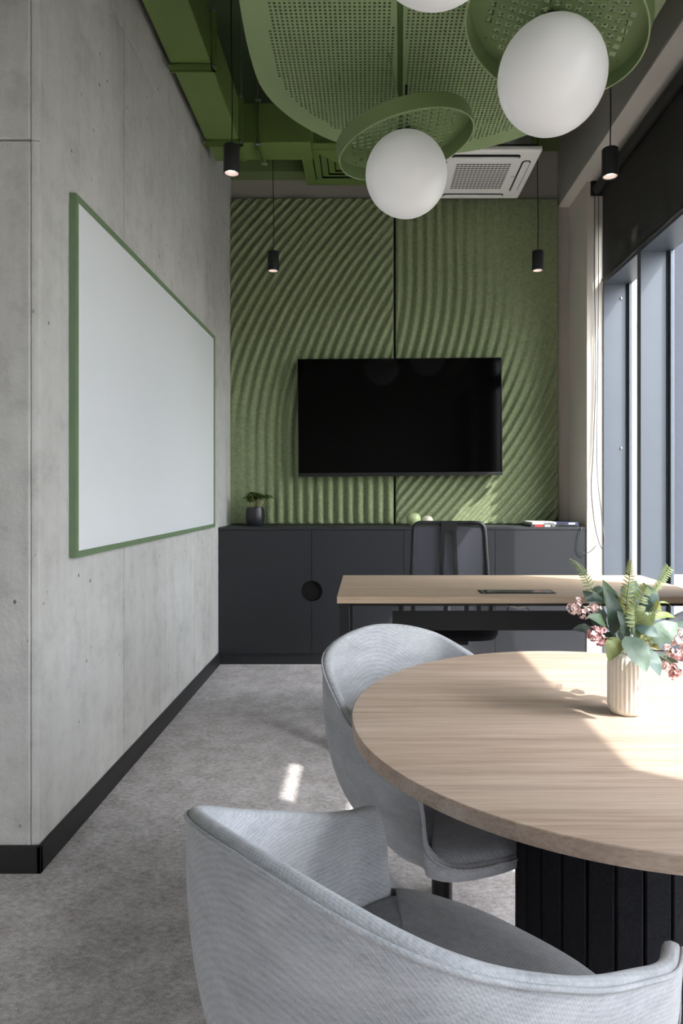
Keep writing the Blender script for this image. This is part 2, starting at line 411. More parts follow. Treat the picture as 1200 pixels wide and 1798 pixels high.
# ------------------------------------------------------------------ ceiling services
duct = thing('ventilation_duct', 'long green rectangular air duct running along the concrete wall', 'duct', (-0.91, 3.0, 3.45))
DZ = 3.45
secs = [(-1.6, 0.2), (0.2, 2.0), (2.0, 3.44), (3.44, 4.44)]
for a, b in secs:
    B(-1.02, -0.81, a+0.001, b-0.001, DZ, DZ+0.255).build('duct_section', M_GRND, duct, bevel=0.003)
def strap(parent, y, axis='y'):
    # profile strips under and beside the duct with zinc bolts
    m = MB()
    m.box(-1.035, -0.795, y-0.016, y-0.013, DZ-0.03, DZ); m.box(-1.035, -0.795, y+0.013, y+0.016, DZ-0.03, DZ)
    m.box(-1.035, -0.795, y-0.016, y+0.016, DZ-0.004, DZ-0.001)
    m.box(-0.81, -0.785, y-0.016, y-0.013, DZ-0.03, DZ+0.28); m.box(-0.81, -0.785, y+0.013, y+0.016, DZ-0.03, DZ+0.28)
    m.box(-0.809, -0.806, y-0.016, y+0.016, DZ-0.02, DZ+0.28)
    st = m.build('strap', M_GRND, parent)
    for x, z in ((-1.028, DZ-0.018), (-0.795, DZ-0.018), (-0.795, DZ+0.27)):
        MB().lathe([(0.001, -0.014), (0.005, -0.014), (0.005, -0.006), (0.010, -0.006), (0.010, 0.0)], 8, close=False).rotx(x, y-0.016, z).build('bolt', M_CHR, st, smooth=40)
    MB().cyl((-0.795, y, DZ+0.27), (-0.795, y, 4.2), 0.004, n=8).build('threaded_rod', M_CHR, st)
for y in (1.0, 2.3, 3.44, 4.18): strap(duct, y)
cross = thing('branch_duct', 'short green branch duct crossing above the back wall toward the square diffuser', 'duct', (-0.6, 4.32, DZ))
B(-0.809, -0.36, 4.205, 4.425, DZ+0.002, DZ+0.252).build('duct_section', M_GRND, cross, bevel=0.003)
m = MB()
for dx in (-0.014, 0.011):
    m.box(-0.694+dx, -0.691+dx, 4.178, 4.205, DZ-0.03, DZ+0.27); m.box(-0.694+dx, -0.691+dx, 4.178, 4.45, DZ-0.03, DZ)
m.box(-0.708, -0.680, 4.203, 4.205, DZ-0.02, DZ+0.27); m.box(-0.708, -0.68, 4.205, 4.44, DZ-0.004, DZ)
st = m.build('strap', M_GRND, cross)
for y, z in ((4.188, DZ-0.018), (4.44, DZ-0.018), (4.188, DZ+0.262)):
    MB().cyl((-0.712, y, z), (-0.672, y, z), 0.007, n=8).build('bolt', M_CHR, st)
MB().cyl((-0.694, 4.188, DZ+0.27), (-0.694, 4.188, 4.2), 0.004, n=8).build('threaded_rod', M_CHR, st)

# square diffuser box
df = thing('air_diffuser', 'green square ceiling diffuser with concentric louvre slots on a plenum box', 'air diffuser', (-0.16, 4.74, 3.57))
x0, x1, y0, y1, z0 = -0.46, 0.14, 4.44, 5.04, 3.57
B(x0+0.01, x1-0.01, y0+0.01, y1-0.01, z0+0.012, z0+0.36).build('plenum_box', M_GRND, df, bevel=0.002)
def frame_ring(xa, xb, ya, yb, wd, za, zb):
    return MB().box(xa, xb, ya, ya+wd, za, zb).box(xa, xb, yb-wd, yb, za, zb).box(xa, xa+wd, ya+wd, yb-wd, za, zb).box(xb-wd, xb, ya+wd, yb-wd, za, zb)
frame_ring(x0, x1, y0, y1, 0.075, z0, z0+0.012).build('frame', M_GRND, df, bevel=0.002)
B(x0+0.05, x1-0.05, y0+0.05, y1-0.05, z0+0.0105, z0+0.013).build('dark_back', M_CABD, df)
for k in range(4):
    a = 0.088+k*0.05
    # each louvre is a sloping square collar: wide lower edge, narrower upper edge
    def sq(i, z): return [(x0+i, y0+i, z), (x1-i, y0+i, z), (x1-i, y1-i, z), (x0+i, y1-i, z)]
    v = sq(a-0.004, z0+0.002)+sq(a+0.040, z0-0.010)+sq(a+0.040, z0-0.008)+sq(a-0.004, z0+0.004)
    f = [(r*4+i, r*4+(i+1) % 4, ((r+1) % 4)*4+(i+1) % 4, ((r+1) % 4)*4+i) for r in range(4) for i in range(4)]
    MB().add(v, f).build('louvre', M_GRND, df)
B(x0+0.275, x1-0.275, y0+0.275, y1-0.275, z0-0.012, z0-0.008).build('centre_plate', M_GRND, df)

# cassette air conditioner
ac = thing('cassette_air_conditioner', 'white square ceiling cassette air conditioner with slotted grille beside the globe lamps', 'air conditioner', (0.784, 4.61, 3.43))
ax0, ax1, ay0, ay1, az = 0.434, 1.134, 4.26, 4.96, 3.43
B(ax0+0.06, ax1-0.06, ay0+0.06, ay1-0.06, az+0.03, az+0.29).build('casing', M_CHR, ac)
B(ax0, ax1, ay0, ay1, az, az+0.035).build('panel', M_ACW, ac, bevel=0.012, seg=3)
B(ax0+0.02, ax1-0.02, ay0+0.02, ay1-0.02, az+0.035, az+0.05).build('collar', M_BLKP, ac)
gx0, gx1, gy0, gy1 = ax0+0.155, ax1-0.155, ay0+0.155, ay1-0.155
gr = B(gx0, gx1, gy0, gy1, az-0.002, az-0.0005).build('grille', M_ACW, ac)
s = MB(); nx, ny = 14, 14
for i in range(nx):
    for j in range(ny):
        cx = gx0+0.01+(gx1-gx0-0.02)*(i+0.5)/nx; cy = gy0+0.01+(gy1-gy0-0.02)*(j+0.5)/ny
        s.box(cx-0.0112, cx+0.0112, cy-0.0062, cy+0.0062, az-0.0032, az-0.0018)
o = s.build('grille_slots', M_ACD, gr); o['kind'] = 'stuff'
def capsule(cx, cy, hl, hw, along):
    pts = []
    for t in range(20):
        a = 2*PI*t/20; ca, sa = math.cos(a), math.sin(a)
        u = (hl if ca > 0 else -hl)*(1-0.12)+hl*0.12*ca; v = hw*sa
        pts.append((cx+u, cy+v) if along == 'x' else (cx+v, cy+u))
    return pts
mxc, myc = (ax0+ax1)/2, (ay0+ay1)/2
for cx, cy, al in ((mxc, ay0+0.08, 'x'), (mxc, ay1-0.06, 'x'), (ax0+0.07, myc, 'y'), (ax1-0.07, myc, 'y')):
    dk = MB().prism(capsule(cx, cy, 0.225, 0.030, al), az-0.0015, az-0.0005).build('air_slot', M_CABD, ac)
    MB().prism(capsule(cx, cy+(0.004 if al == 'x' else 0), 0.222, 0.011 if al == 'x' and cy < myc else 0.022, al), az-0.012, az-0.002).build('louvre', M_ACW, dk, bevel=0.002)
fc = bpy.data.curves.new('logo', 'FONT'); fc.body = 'LG'; fc.size = 0.024; fc.extrude = 0.0004; fc.align_x = 'CENTER'
fo = bpy.data.objects.new('logo_tmp', fc); COL.objects.link(fo)
dg = bpy.context.evaluated_depsgraph_get(); me = bpy.data.meshes.new_from_object(fo.evaluated_get(dg)); bpy.data.objects.remove(fo)
me.materials.clear(); me.materials.append(M_CHR)
lo = bpy.data.objects.new('logo', me); COL.objects.link(lo); lo.parent = ac
lo.location = Vector((ax1-0.118, myc+0.01, az-0.001))-Vector(ac.location); lo.rotation_euler = (PI, 0, 0)
pp = MB().tube(catmull([(0.98, 4.24, 4.1), (0.97, 4.22, 3.75), (0.965, 4.18, 3.62), (0.975, 4.13, 3.585)], 6), 0.028, 12)
pp = pp.build('drain_pipe', M_ACW, smooth=50); tag(pp, 'short white pipe end poking out above the ceiling cassette', 'pipe')

# perforated sheets: a flat outline with square holes on a grid, each hole with walls
def inside(p, poly):
    x, y = p; r = False; n = len(poly)
    for i in range(n):
        x0, y0 = poly[i]; x1, y1 = poly[i-1]
        if (y0 > y) != (y1 > y) and x < (x1-x0)*(y-y0)/(y1-y0)+x0: r = not r
    return r
def inset(poly, d):
    n = len(poly); out = []
    for i in range(n):
        a = Vector(poly[i-1]); b = Vector(poly[(i+1) % n]); t = (b-a).normalized()
        out.append((poly[i][0]-t.y*d, poly[i][1]+t.x*d))
    return out
def perforated(mb, outline, pitch, hole, z, th, margin=None, inner=None):
    """outline counter-clockwise"""
    inn = inner or inset(outline, margin)
    xs = [p[0] for p in inn]; ys = [p[1] for p in inn]
    i0, i1 = math.floor(min(xs)/pitch), math.ceil(max(xs)/pitch)
    j0, j1 = math.floor(min(ys)/pitch), math.ceil(max(ys)/pitch)
    lohi = []
    for i in range(i0, i1):
        ok = [j for j in range(j0, j1) if all(inside((x*pitch, y*pitch), inn) for x, y in ((i, j), (i+1, j), (i, j+1), (i+1, j+1)))]
        if ok: lohi.append((i, min(ok), max(ok)+1))
    loop = []
    for i, a, b in lohi: loop += [(i*pitch, a*pitch), ((i+1)*pitch, a*pitch)]
    for i, a, b in lohi[::-1]: loop += [((i+1)*pitch, b*pitch), (i*pitch, b*pitch)]
    P = [Vector((x, y, 0)) for x, y in outline]; L = [Vector((x, y, 0)) for x, y in loop]
    tris = tessellate_polygon([P, L])
    pts = P+L
    mb.add([(p.x, p.y, z) for p in pts], [tuple(t) for t in tris])
    h = hole/2
    for i, a, b in lohi:
        for j in range(a, b):
            X, Y = i*pitch, j*pitch; cx, cy = X+pitch/2, Y+pitch/2; e = pitch
            v = [(X, Y, z), (X+e, Y, z), (X+e, Y+e, z), (X, Y+e, z), (cx-h, cy-h, z), (cx+h, cy-h, z), (cx+h, cy+h, z), (cx-h, cy+h, z),
                 (cx-h, cy-h, z+th), (cx+h, cy-h, z+th), (cx+h, cy+h, z+th), (cx-h, cy+h, z+th)]
            mb.add(v, [(0, 1, 5, 4), (1, 2, 6, 5), (2, 3, 7, 6), (3, 0, 4, 7), (4, 5, 9, 8), (5, 6, 10, 9), (6, 7, 11, 10), (7, 4, 8, 11)])
    return mb
PZ = 3.22
ctrl = [(-0.172, 3.765), (-0.299, 3.655), (-0.414, 3.51), (-0.505, 3.32), (-0.535, 3.10), (-0.52, 2.68), (-0.45, 2.15), (-0.30, 1.65), (-0.02, 1.25),
        (0.35, 1.1), (0.75, 1.25), (1.02, 1.65), (1.17, 2.2), (1.215, 2.7), (1.19, 3.05), (1.12, 3.32), (1.02, 3.54), (0.88, 3.70), (0.70, 3.82), (0.52, 3.885), (0.28, 3.90), (0.04, 3.86)]
loop = [(p.x, p.y) for p in catmull([(a, b, 0) for a, b in ctrl], 4, True)]
def seamx(y): return 0.134+0.05*(y-2.68)
def clip(poly, side, off):
    out = []; n = len(poly)
    d = lambda p: side*(p[0]-(seamx(p[1])+side*off))
    for i in range(n):
        a, b = poly[i-1], poly[i]; da, db = d(a), d(b)
        if (da > 0) != (db > 0):
            t = da/(da-db); out.append((a[0]+(b[0]-a[0])*t, a[1]+(b[1]-a[1])*t))
        if db > 0: out.append(b)
    return out
cp = thing('ceiling_acoustic_panel', 'large rounded green perforated metal panel hung flat under the ceiling', 'ceiling panel', (0.34, 2.5, PZ))
inl = inset(loop, 0.10)
for side in (-1, 1):
    mb = MB(); oc = clip(loop, side, 0.013); ic = clip(inl, side, 0.018)
    perforated(mb, oc, 0.0205, 0.0105, PZ, 0.002, inner=ic)
    n = len(oc); mb.add([(x, y, PZ) for x, y in oc]+[(x, y, PZ+0.03) for x, y in oc], [(k, (k+1) % n, n+(k+1) % n, n+k) for k in range(n)])
    mb.build('perforated_sheet', M_GRNP, cp, fix=False)
MB().prism([(seamx(1.12)-0.03, 1.13), (seamx(1.12)+0.03, 1.13), (seamx(3.86)+0.03, 3.86), (seamx(3.86)-0.03, 3.86)], PZ+0.012, PZ+0.03).build('seam_strip', M_SEAM, cp)
for x, y in ((-0.2, 1.9), (-0.3, 3.2), (0.8, 3.4), (0.9, 1.9)):
    MB().cyl((x, y, PZ+0.004), (x, y, 4.2), 0.003, n=6).build('hanger', M_CHR, cp)

# globe lamps with their hoops
def globe(c, ring_c, tilt, label, rlabel):
    t = thing('globe_lamp', label, 'lamp', c)
    MB().sphere(c, 0.2, 48, 24).build('globe', M_BALL, t, smooth=80)
    MB().cyl((c[0], c[1], c[2]+0.196), (c[0], c[1], c[2]+0.215), 0.05, n=24).build('cap', M_BLKP, t)
    MB().cyl((c[0], c[1], c[2]+0.21), (c[0], c[1], PZ-0.001), 0.006, n=8).build('stem', M_BLKP, t)
    r = thing('perforated_hoop', rlabel, 'lamp hoop', ring_c)
    r.rotation_euler = tilt
    WM[r.name] = Matrix.Translation(Vector(ring_c))
    R = 0.337
    H = 0.070
    MB().lathe([(R, 0), (R, H), (R-0.004, H), (R-0.004, 0), (R, 0)], 72, close=False).build('band', M_GRN, r, smooth=40, local=True)
    MB().lathe([(R+0.001, -0.001), (R+0.001, 0.003), (R-0.005, 0.003), (R-0.005, -0.001), (R+0.001, -0.001)], 72, close=False).build('rim', M_GRNP, r, smooth=40, local=True)
    mb = MB(); oc = [((R-0.004)*math.cos(2*PI*k/72), (R-0.004)*math.sin(2*PI*k/72)) for k in range(72)]
    perforated(mb, oc, 0.038, 0.024, H-0.004, 0.002, margin=0.03)
    mb.build('perforated_plate', M_GRN, r, fix=False, local=True)
    for k in range(3):
        a = 2*PI*k/3+0.4; MB().cyl((0.3*math.cos(a), 0.3*math.sin(a), H-0.012), (0.3*math.cos(a), 0.3*math.sin(a), PZ-ring_c[2]-0.02), 0.003, n=6).build('hanger', M_GRN, r, local=True)
globe((0.192, 3.238, 2.779), (0.191, 3.235, 2.913), (math.radians(2.5), math.radians(-13), 0), 'opal globe lamp hanging lowest over the television', 'tilted green perforated hoop above the globe nearest the television')
globe((0.690, 2.467, 2.773), (0.692, 2.447, 2.922), (math.radians(-4.4), math.radians(15.5), 0), 'opal globe lamp beside the dark blind, largest in full view', 'green perforated hoop above the globe beside the dark blind')
globe((0.188, 1.80, 2.776), (0.188, 1.80, 2.92), (math.radians(3), math.radians(6), 0), 'opal globe lamp cut off by the top of the picture', 'green perforated hoop above the globe nearest the camera')

# black cylinder pendants
def pendant(x, y, label, zb=2.70):
    t = thing('pendant_lamp', label, 'pendant lamp', (x, y, zb), group='black cylinder pendants')
    r = 0.037
    MB().lathe([(0.030, 0.012), (0.032, 0.0), (0.0355, 0.0), (r, 0.003), (r, 0.127), (0.034, 0.130), (0.004, 0.131)], 32, (x, y, zb), close=False).build('housing', M_BLKP, t, smooth=35)
    MB().lathe([(0.0322, 0.001), (0.024, 0.022)], 32, (x, y, zb), close=False).build('reflector', M_LEDR, t, smooth=60)
    MB().cyl((x, y, zb+0.0215), (x, y, zb+0.024), 0.0245, n=24).build('led_disc', M_LED, t)
    pts = [(x+0.003*math.sin(k*0.9), y, zb+0.13+(4.2-zb-0.13)*k/12) for k in range(13)]; pts[0] = (x, y, zb+0.128)
    MB().tube(pts, 0.0028, 6).build('cord', M_BLKP, t)
pendant(-0.628, 3.06, 'black cylinder pendant hanging in front of the air duct')
pendant(-0.632, 4.447, 'black cylinder pendant hanging over the succulent end of the cabinets', 2.715)
pendant(1.145, 4.43, 'black cylinder pendant hanging below the cassette air conditioner', 2.712)
pendant(1.137, 3.09, 'black cylinder pendant hanging beside the roller blind')

# ------------------------------------------------------------------ felt panels, television
def felt_panel(x0, x1, flip, label):
    z0, z1, yb, yf = 0.979, 3.51, 5.158, 5.118
    nx, nz = 240, 300; W = x1-x0; H = z1-z0; lam = 0.0775
    v = []; f = []
    for j in range(nz+1):
        for i in range(nx+1):
            u = i/nx; t = j/nz                      # panel-local, from the foot
            U, T = (u, t) if not flip else (1-u, 1-t)
            # ribs stand upright at the foot and lean over towards the head
            zz = T*H; s0 = max(0.0, zz-0.62); g = 0.255*s0*s0
            xx = U*W-g
            fade = min(1.0, max(0.0, ((xx+0.10)/0.55 if zz < 1.3 else 1.0)))
            # quiet corner at the foot's outer side
            q = math.hypot(U*W/0.62, max(0.0, zz-0.15)/1.25) if flip else math.hypot((U*W+0.25)/0.62, max(0, zz-0.35)/0.9)
            amp = 0.0165*min(1.0, max(0.04, (q-0.55)/0.75))
            d = amp*(1-2*((1-math.cos(2*PI*xx/lam))/2)**1.5)
            e = min(u*W, (1-u)*W, t*H, (1-t)*H)
            d *= min(1.0, e/0.02)
            v.append((x0+u*W, yf-d-0.0+(0.012*max(0, 1-e/0.006)), z0+t*H))
    for j in range(nz):
        for i in range(nx):
            a = j*(nx+1)+i; f.append((a, a+1, a+nx+2, a+nx+1))
    n0 = len(v)
    ring = [i for i in range(nx+1)]+[j*(nx+1)+nx for j in range(1, nz+1)]+[nz*(nx+1)+i for i in range(nx-1, -1, -1)]+[j*(nx+1) for j in range(nz-1, 0, -1)]
    for k in ring: v.append((v[k][0], yb, v[k][2]))
    m = len(ring); f += [(ring[k], ring[(k+1) % m], n0+(k+1) % m, n0+k) for k in range(m)]
    o = MB().add(v, f).build('acoustic_felt_panel', M_FELT, smooth=60)
    return tag(o, label, 'acoustic panel', 'rippled green felt wall panels')
felt_panel(-1.068, 0.206, False, 'rippled green felt wall panel behind the succulent, ribs leaning over at the top')
felt_panel(0.222, 1.484, True, 'rippled green felt wall panel behind the apple ornament, ribs leaning near the cabinet')
struct(B(-1.058, 1.49, 5.150, 5.159, 0.977, 3.505).build('trim_1', M_CABD))
tv = thing('television', 'large black wall-mounted flat television on the green felt panels', 'television', (0.251, 5.04, 1.35))
tx0, tx1, tz0, tz1, ty = -0.527, 1.027, 1.352, 2.247, 5.02
rot = Matrix.Translation((0.25, ty, 1.8)) @ Matrix.Rotation(math.radians(-0.45), 4, 'Y') @ Matrix.Translation((-0.25, -ty, -1.8))
def R(mb): mb.v = [tuple(rot @ Vector(p)) for p in mb.v]; return mb
R(B(tx0, tx1, ty, ty+0.045, tz0, tz1)).build('body', M_BLKP, tv, bevel=0.003)
R(B(tx0+0.006, tx1-0.006, ty-0.0015, ty, tz0+0.026, tz1-0.006)).build('screen', M_SCREEN, tv)
R(B(tx0, tx1, ty-0.004, ty, tz0, tz0+0.018)).build('bottom_bezel', M_BLK, tv, bevel=0.001)
R(B(0.22, 0.28, ty-0.005, ty-0.004, tz0+0.007, tz0+0.011)).build('badge', M_CABD, tv)
B(0.0, 0.5, ty+0.045, 5.096, 1.6, 2.0).build('wall_bracket', M_BLK, tv)

# whiteboard
wbd = thing('whiteboard', 'large whiteboard in a thin green frame on the concrete wall', 'whiteboard', (WX, 3.42, 0.99))
by0, by1, bz0, bz1 = 2.347, 4.50, 0.99, 2.288
B(WX+0.001, WX+0.019, by0+0.01, by1-0.01, bz0+0.01, bz1-0.01).build('board', M_WB, wbd)
fw = 0.022
for a in ((by0, by1, bz0, bz0+fw), (by0, by1, bz1-fw, bz1), (by0, by0+fw, bz0+fw, bz1-fw), (by1-fw, by1, bz0+fw, bz1-fw)):
    B(WX+0.001, WX+0.026, *a).build('frame_rail', M_WBF, wbd, bevel=0.0015)

# ------------------------------------------------------------------ cabinets
CY, CT = 4.70, 0.977
cx = [-1.056, -0.395, 0.262, 0.912, 1.552]
zc, rc = 0.523, 0.075
def door(parent, a, b, notch):
    a += 0.0015; b -= 0.0015; z0, z1 = 0.080, CT-0.020
    arc = [(rc*math.cos(t), rc*math.sin(t)) for t in [PI/2-PI*k/16 for k in range(17)]]
    if notch == 'r': poly = [(a, z0), (b, z0)]+[(b-x, zc-y) for x, y in arc]+[(b, z1), (a, z1)]
    else: poly = [(b, z1), (a, z1)]+[(a+x, zc+y) for x, y in arc]+[(a, z0), (b, z0)]
    MB().prism(poly, CY, CY+0.018, 'y').build('door', M_CAB, parent)
for k, lab in ((0, 'black two-door storage cabinet with a round finger pull against the concrete wall'), (2, 'black two-door storage cabinet behind the office chair, reaching the window corner')):
    t = thing('storage_cabinet', lab, 'cabinet', ((cx[k]+cx[k+2])/2, 4.93, 0), group='black storage cabinets')
    B(cx[k]+0.001, cx[k+2]-0.001, CY+0.028, 5.146, 0.078, CT-0.018).build('body', M_CAB, t)
    B(cx[k]+0.001, cx[k+2]-0.001, CY+0.012, 5.146, 0.0, 0.077).build('plinth', M_CAB, t)
    door(t, cx[k], cx[k+1], 'r'); door(t, cx[k+1], cx[k+2], 'l')
    MB().cyl((cx[k+1], CY+0.019, zc), (cx[k+1], CY+0.028, zc), rc+0.004, n=32).build('finger_pull', M_CABD, t)
ct = B(cx[0], cx[4], CY-0.002, 5.148, CT-0.0175, CT).build('cabinet_top', M_CAB, bevel=0.001)
tag(ct, 'continuous thin black top board running over both storage cabinets', 'worktop')

# succulent in a pot
pt = thing('potted_succulent', 'small succulent in a dark rounded pot on the black cabinets', 'potted plant', (-0.845, 4.985, CT))
P0 = (-0.845, 4.985, CT)
MB().lathe([(0.045, 0), (0.060, 0.004), (0.070, 0.03), (0.073, 0.065), (0.070, 0.11), (0.064, 0.136), (0.058, 0.138), (0.058, 0.125), (0.002, 0.122)], 36, P0, close=False).build('pot', M_POT, pt, smooth=40)
MB().lathe([(0.057, 0.120), (0.001, 0.128)], 24, P0, close=False).build('soil', plain('soil', C(52, 44, 38), 0.95, var=0.4, scale=120, bump=0.6), pt, smooth=60)
M_SUC = plain('succulent_green', C(92, 116, 58), 0.45, var=0.35, scale=60)
M_SUCB = plain('succulent_stem', C(122, 112, 72), 0.7)
def leaf_geo(base, tip, width, nrm, curl=0.15, fold=0.12, n=8, power=0.8, wave=0.0):
    b = Vector(base); t = Vector(tip); ax = t-b; L = ax.length; ax.normalize()
    nn = Vector(nrm); nn = (nn-ax*nn.dot(ax)).normalized(); sd_ = ax.cross(nn)
    v = []; f = []
    for i in range(n+1):
        s = i/n; wdt = width/2*math.sin(PI*s**power)**0.75 if 0 < s < 1 else 0.0006
        c = b+ax*L*s+nn*(curl*L*math.sin(PI*s)*1.0-curl*L*s*s*0.6)
        for q in (-1, -0.5, 0, 0.5, 1):
            v.append(c+sd_*wdt*q+nn*(fold*wdt*abs(q)*1.4+wave*wdt*math.sin(s*14+q*2)))
    for i in range(n):
        for k in range(4): a = i*5+k; f.append((a, a+1, a+6, a+5))
    return v, f
heads = [(-0.05, 0.02, 0.190, 0.042), (-0.018, -0.01, 0.218, 0.040), (0.022, 0.01, 0.208, 0.042), (0.045, -0.015, 0.196, 0.034), (0.095, 0.0, 0.200, 0.036), (-0.035, -0.03, 0.172, 0.034), (0.0, 0.03, 0.186, 0.038)]
for hx, hy, hz, hr in heads:
    tp = (P0[0]+hx, P0[1]+hy, P0[2]+hz)
    bx = P0[0]+hx*0.3 if hx < 0.05 else P0[0]+0.035
    MB().tube(catmull([(bx, P0[1]+hy*0.3, P0[2]+0.115), (bx+(tp[0]-bx)*0.4, P0[1]+hy*0.6, P0[2]+0.15), tp], 4), 0.004, 6).build('stem', M_SUCB, pt, smooth=60)
    mb = MB()
    for k in range(16):
        a = k*2.4; e = 0.1+1.0*(k/16); l = hr*1.45*(1.1-0.35*k/16)
        d = Vector((math.cos(a)*math.cos(e), math.sin(a)*math.cos(e), math.sin(e)))
        v, f = leaf_geo(Vector(tp), Vector(tp)+d*l, l*0.5, (0, 0, 1), 0.1, 0.25, 4, 1.5); mb.add(v, f)
    mb.build('rosette', M_SUC, pt, smooth=60, fix=False)

# ceramic fruit and magazines on the cabinet
def apple(x, y, r, mat, label, stem=True):
    t = thing('apple_ornament', label, 'ornament', (x, y, CT))
    prof = []
    for k in range(17):
        a = -PI/2+PI*k/16; rr = math.cos(a)*(1+0.05*math.sin(a)); zz = math.sin(a)*0.9
        if k > 13: zz -= 0.16*((k-13)/3)**2
        prof.append((max(0.001, r*rr), r*(zz+0.9)))
    MB().lathe(prof, 28, (x, y, CT), close=False).build('fruit', mat, t, smooth=60)
    if stem: MB().tube([(x, y, CT+r*1.6), (x+0.001, y, CT+r*1.9), (x+0.003, y, CT+r*2.4)], 0.003, 6).build('stalk', M_SUCB, t)
apple(0.345, 4.93, 0.056, plain('pale_green_glaze', C(176, 190, 140), 0.3, var=0.08), 'pale green apple ornament with a thin stalk on the cabinets')
apple(0.452, 4.96, 0.043, plain('pale_cream_glaze', C(214, 206, 188), 0.3), 'small cream apple ornament showing over the office chair back', False)
def magazine(x0, x1, y0, y1, z, h, mat, label, patches):
    t = thing('magazine', label, 'magazine', ((x0+x1)/2, (y0+y1)/2, z), group='magazines on the cabinet')
    B(x0, x1, y0, y1, z, z+h).build('cover', mat, t, bevel=0.001)
    B(x0+0.002, x1+0.0, y0+0.004, y1-0.003, z+0.002, z+h-0.002).build('pages', M_ACW, t)
    for a, b, m_ in patches: B(x0+(x1-x0)*a, x0+(x1-x0)*b, y0-0.0006, y0, z+h*0.15, z+h*0.85).build('spine_print', m_, t)
M_RED = plain('red_print', C(196, 58, 52), 0.5); M_DK = plain('dark_print', C(44, 44, 48), 0.5); M_NAVY = plain('navy_print', C(48, 52, 92), 0.5); M_LG = plain('light_grey_print', C(196, 196, 194), 0.5)
magazine(1.172, 1.352, 4.725, 4.99, CT, 0.019, M_DK, 'dark grey magazine with a red spine block, bottom of the stack on the cabinets', [(0.16, 0.50, M_RED), (0.55, 0.78, M_LG), (0.84, 0.97, M_CHR)])
magazine(1.182, 1.355, 4.727, 4.98, CT+0.019, 0.017, M_LG, 'pale grey magazine lying on top of the stack on the cabinets', [(0.12, 0.42, M_ACW), (0.48, 0.92, M_CHR)])
magazine(1.358, 1.520, 4.735, 4.98, CT, 0.016, M_DK, 'black magazine lowest beside the grey stack on the cabinets', [(0.1, 0.9, M_BLK)])
magazine(1.360, 1.516, 4.738, 4.97, CT+0.016, 0.018, M_NAVY, 'navy magazine topmost beside the grey stack on the cabinets', [(0.55, 0.85, M_LG), (0.1, 0.4, M_DK)])

# ------------------------------------------------------------------ desk and office chair
DT = 0.74
dk = thing('work_desk', 'long oak desk with black steel legs and a black cable tray', 'desk', (0.73, 3.46, 0))
dx0, dx1, dy0, dy1 = -0.14, 1.60, 3.06, 3.867
B(dx0, dx1, dy0, dy1, DT-0.031, DT).build('top', M_OAKD, dk, bevel=0.0012)
for x in (dx0+0.008, dx1-0.058):
    for y in (dy0+0.03, dy1-0.085):
        B(x, x+0.05, y, y+0.05, 0.0, DT-0.055).build('leg', M_BLK, dk, bevel=0.002)
    B(x, x+0.05, dy0+0.03, dy1-0.035, DT-0.055, DT-0.032).build('side_rail', M_BLK, dk)
for y in (dy0+0.045, dy1-0.08): B(dx0+0.05, dx1-0.05, y, y+0.03, DT-0.05, DT-0.032).build('long_rail', M_BLK, dk)
B(0.125, 1.14, 3.26, 3.263, 0.543, 0.640).build('cable_tray', M_BLKP, dk)
B(0.125, 1.14, 3.263, 3.40, 0.543, 0.546).build('tray_floor', M_BLKP, dk)
for x in (0.155, 0.215, 0.48, 0.54, 0.60, 1.04): B(x, x+0.022, 3.258, 3.2595, 0.64, DT-0.031).build('tray_hook', M_BLKP, dk)
for x in (0.155, 0.48, 1.04): B(x, x+0.03, 3.26, 3.40, DT-0.04, DT-0.031).build('tray_bracket', M_BLKP, dk)
pb = thing('power_box', 'flat dark flip-lid power box set into the desk top', 'power box', (0.77, 3.22, DT))
B(0.545, 0.905, 3.155, 3.262, DT+0.0002, DT+0.0025).build('frame', M_BLK, pb, bevel=0.0008)
B(0.578, 0.895, 3.163, 3.254, DT+0.0025, DT+0.0045).build('lid', plain('gloss_black', C(30, 31, 32), 0.12), pb, bevel=0.0008)
B(0.556, 0.566, 3.163, 3.254, DT+0.0025, DT+0.004).build('finger_slot', M_CHR, pb)
wc = MB().tube(catmull([(0.62, 3.20, DT-0.034), (0.66, 3.22, DT-0.06), (0.74, 3.25, DT-0.082), (0.80, 3.30, DT-0.092), (0.84, 3.32, DT-0.15)], 6), 0.005, 8).build('power_cable', M_CABLEW, smooth=60)
tag(wc, 'white cable sagging from the desk top into the tray, longer loop', 'cable')
wc = MB().tube(catmull([(0.90, 3.21, DT-0.034), (0.84, 3.23, DT-0.045), (0.76, 3.26, DT-0.066), (0.71, 3.31, DT-0.09), (0.70, 3.33, DT-0.16)], 6), 0.005, 8).build('power_cable', M_CABLEW, smooth=60)
tag(wc, 'white cable under the power box, running up toward the flowers', 'cable')

oc = thing('office_chair', 'black mesh-back office chair behind the oak desk', 'office chair', (0.47, 3.78, 0))
